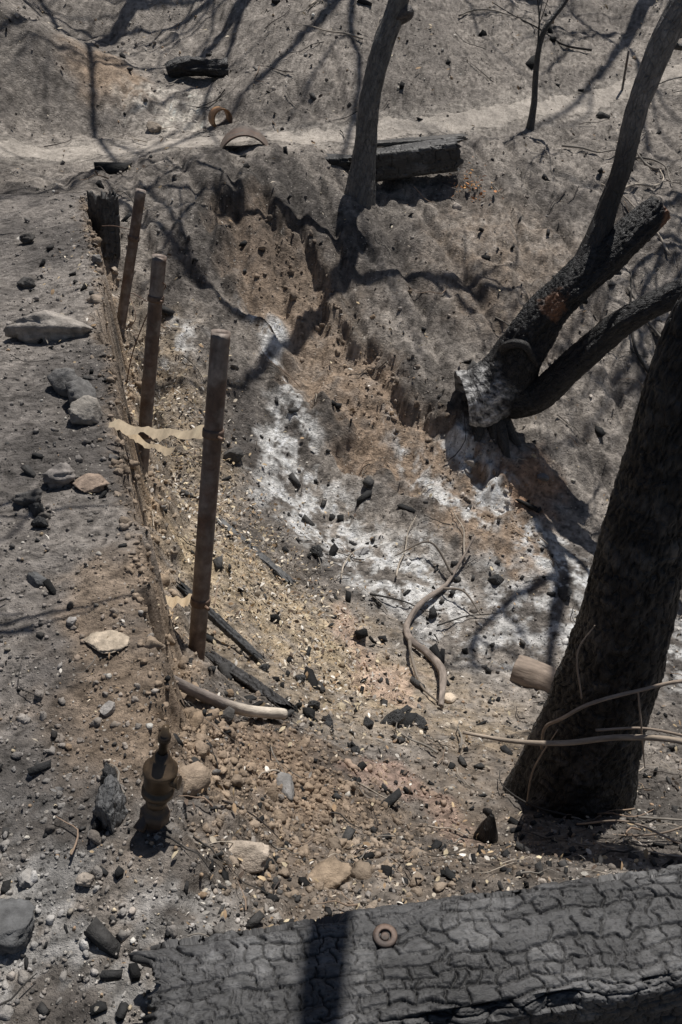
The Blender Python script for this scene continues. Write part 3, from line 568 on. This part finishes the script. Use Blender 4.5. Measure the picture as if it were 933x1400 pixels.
tube(g,[(1.4,5.1,-.3),(1.5,5.17,-.08),(1.56,5.22,.12),(1.61,5.25,.33),(1.65,5.3,.62),(1.74,5.35,.95),(1.9,5.4,1.4),(2.1,5.5,2.2),(2.2,5.5,3.2)],[.085,.072,.058,.055,.06,.07,.065,.055,.035],160,44,(.025,.023,.022),seed=6,rough=.06,lump=.1,colf=greycol)
tube(g,[(.98,5.0,-.75),(1.0,4.92,-.62),(1.1,4.88,-.6),(1.2,4.9,-.74)],[.03,.028,.024,.02],30,14,(.02,.018,.017),lump=.2)
for q,(p,d,L,r) in enumerate([((1.9,5.4,1.4),(.9,.2,.6),1.2,.03),((2.1,5.5,2.2),(-.5,.1,1),1.2,.03),((2.2,5.5,3.2),(.2,0,1),1.5,.03),((1.74,5.35,.95),(.8,-.2,.1),.8,.018)]): branches(g,p,d,L,r,2,60+q,(.06,.055,.05))
g.make("trunk_and_limbs",smooth=True,mat=M_char,parent=e)
g=Geo()
for q,(dx,dy) in enumerate([(-.02,-.22),(.12,-.2),(.3,-.15),(-.1,.05),(.2,-.28)]):
    x0,y0=.85+dx,4.95+dy
    tube(g,[(.95,5,-1.05),((.95+x0)/2,(5+y0)/2,hp((.95+x0)/2,(5+y0)/2)+.02),(x0,y0,hp(x0,y0)-.05)],[.07,.05,.02],20,12,(.03,.028,.026),lump=.25,seed=q)
g.make("roots",smooth=True,mat=M_char,parent=e)
def farTree(x,y,h,lean,seed):
    z=hp(x,y);P=[(x,y,z-.2),(x+lean[0]*.3,y+lean[1]*.3,z+h*.3),(x+lean[0]*.6,y+lean[1]*.6,z+h*.6),(x+lean[0],y+lean[1],z+h)]
    br=[((x+lean[0]*f,y+lean[1]*f,z+h*f),(math.cos(a),math.sin(a),.7),h*.38,.04,2) for f,a in ((.4,.5),(.5,3.4),(.62,5.0),(.72,1.6),(.85,4.2))]
    tree("burnt_tree",P,[.12,.09,.07,.03],30,12,(.06,.055,.05),br,seed=seed,rough=.05,lump=.1)
for a in [(-3.4,8.3,5,(.5,.3),11),(-2.5,4.6,4,(.3,.6),12),(-1.6,11.6,6,(.4,-.6),13),(1.4,12.6,7,(-.3,-.8),14),(4.8,9.3,5,(-.8,.2),15),(-2.2,1.9,4,(.3,.2),16),(4.2,13.2,6,(0,-.5),17),(-.3,11.9,4.5,(.2,-.5),18),(3.9,8.0,3.2,(-.4,-.2),19)]: farTree(*a)
# ---------------------------------------------------------------- branches on the floor
g=Geo()
def gp(x,y,l=.03): return (x,y,hp(x,y)+l)
tube(g,[gp(.76,4.0,.1),gp(.62,3.8,.04),gp(.55,3.68),gp(.42,3.5,.05),gp(.34,3.35),gp(.34,3.18,.04),gp(.43,3.08,.03),gp(.47,2.9,.05),gp(.43,2.62,.02)],[.006,.009,.012,.015,.016,.018,.019,.017,.013],120,14,(.24,.2,.17),lump=.2,rough=.12,seed=3)
tube(g,[gp(.34,3.2),gp(.33,3.0,.05),gp(.36,2.8,.02),gp(.43,2.68,.02)],[.011,.008,.006,.004],40,9,(.2,.17,.14),lump=.1)
tube(g,[gp(.55,3.68),gp(.66,3.62,.08),gp(.74,3.5,.03)],[.008,.006,.003],30,9,(.2,.17,.14))
tube(g,[gp(.62,3.8,.05),gp(.5,3.95,.08),gp(.3,3.9,.03)],[.008,.006,.003],30,9,(.15,.13,.11))
g.make("twisted_branch",smooth=True,mat=M_wood)
def palecol(V,cl,A_,LL):
    q=ss(-.36,-.26,V[...,0])[...,None];return cl*(1-q)+np.array([.6,.53,.44])*q
g=Geo();tube(g,[(-.5,1.62,-.02),(-.4,1.72,hp(-.4,1.72)+.04),(-.3,1.85,hp(-.3,1.85)+.06),(-.19,1.99,hp(-.19,1.99)+.05)],[.014,.016,.017,.018],60,16,(.2,.17,.15),colf=palecol,lump=.08,rough=.05);g.make("burnt_stick",smooth=True,mat=M_wood)
g=Geo();z=hp(.95,3.05);tube(g,[(.85,3.07,z+.06),(.98,3.0,z+.06),(1.13,2.9,z+.05)],[.08,.082,.07],50,36,(.25,.2,.16),lump=.12,rough=.05,hollow=.1,seed=6);g.make("cut_log_piece",smooth=True,mat=M_wood)
g=Geo();z=hp(.44,1.6);tube(g,[(.44,1.6,z-.03),(.44,1.6,z+.04),(.445,1.605,z+.11)],[.035,.028,.006],30,16,(.025,.023,.022),lump=.25,rough=.1);g.make("charred_stub",smooth=True,mat=M_char)
g=Geo()
tube(g,[(.36,1.75,-.42),(.5,1.70,-.40),(.63,1.655,-.355),(.78,1.62,-.29),(.95,1.55,-.24),(1.3,1.5,-.35),(1.9,1.6,hp(1.9,1.6))],[.005,.007,.008,.008,.008,.009,.01],60,10,(.34,.28,.22),lump=.08)
g.make("dead_branch",smooth=True,mat=M_wood)
g=Geo()
for P,rr_ in [([(.62,1.80,-.55),(.60,1.75,-.4),(.62,1.68,-.28),(.68,1.66,-.2),(.8,1.66,-.15),(.95,1.65,-.1),(1.2,1.6,-.1)],.005),([(.6,1.78,-.8),(.58,1.72,-.55),(.62,1.7,-.35)],.003),([(.72,1.68,-.33),(.85,1.66,-.3),(1.0,1.62,-.3),(1.3,1.55,-.3)],.004),
   ([(.8,1.66,-.15),(.83,1.62,-.3),(.86,1.62,-.42)],.0025),([(.7,1.6,-.65),(.8,1.5,-.5),(.95,1.42,-.5),(1.2,1.4,-.55)],.003),([(.75,1.6,-.7),(.9,1.5,-.55),(1.1,1.5,-.42),(1.3,1.5,-.4)],.003),([(.75,1.62,-.72),(.73,1.5,-.6),(.8,1.4,-.55)],.0025),([(.66,1.68,-.2),(.63,1.7,-.05),(.66,1.7,.05)],.0025)]:
    tube(g,P,[rr_]*(len(P)-1)+[rr_*.5],40,9,(.3,.24,.19),lump=.1)
g.make("dead_sprouts",smooth=True,mat=M_wood)
# ---------------------------------------------------------------- camera, sun, sky
cam=bpy.data.cameras.new("camera");co=bpy.data.objects.new("camera",cam);COL.objects.link(co)
cam.lens=36*1200/1400;cam.clip_end=300;cam.clip_start=.05;co.location=(0,0,1.6);co.rotation_euler=(math.radians(55),0,0)
sc=bpy.context.scene;sc.camera=co
SD=Vector((.2,.38,.9)).normalized()
w=bpy.data.worlds.new("World");sc.world=w;w.use_nodes=True;nt=w.node_tree
sk=nt.nodes.new('ShaderNodeTexSky');sk.sky_type='NISHITA';sk.sun_disc=False;sk.sun_elevation=math.asin(SD.z);sk.sun_rotation=math.atan2(SD.x,SD.y)
nt.links.new(sk.outputs[0],nt.nodes['Background'].inputs[0]);nt.nodes['Background'].inputs[1].default_value=.052
s=bpy.data.lights.new("sun","SUN");s.energy=5.0;s.angle=math.radians(.5);s.color=(1,.965,.915);so=bpy.data.objects.new("sun",s);COL.objects.link(so)
so.rotation_euler=SD.to_track_quat('Z','Y').to_euler();so.location=(3,5,12)
sc.view_settings.view_transform='Standard';sc.view_settings.look='None';sc.view_settings.exposure=0
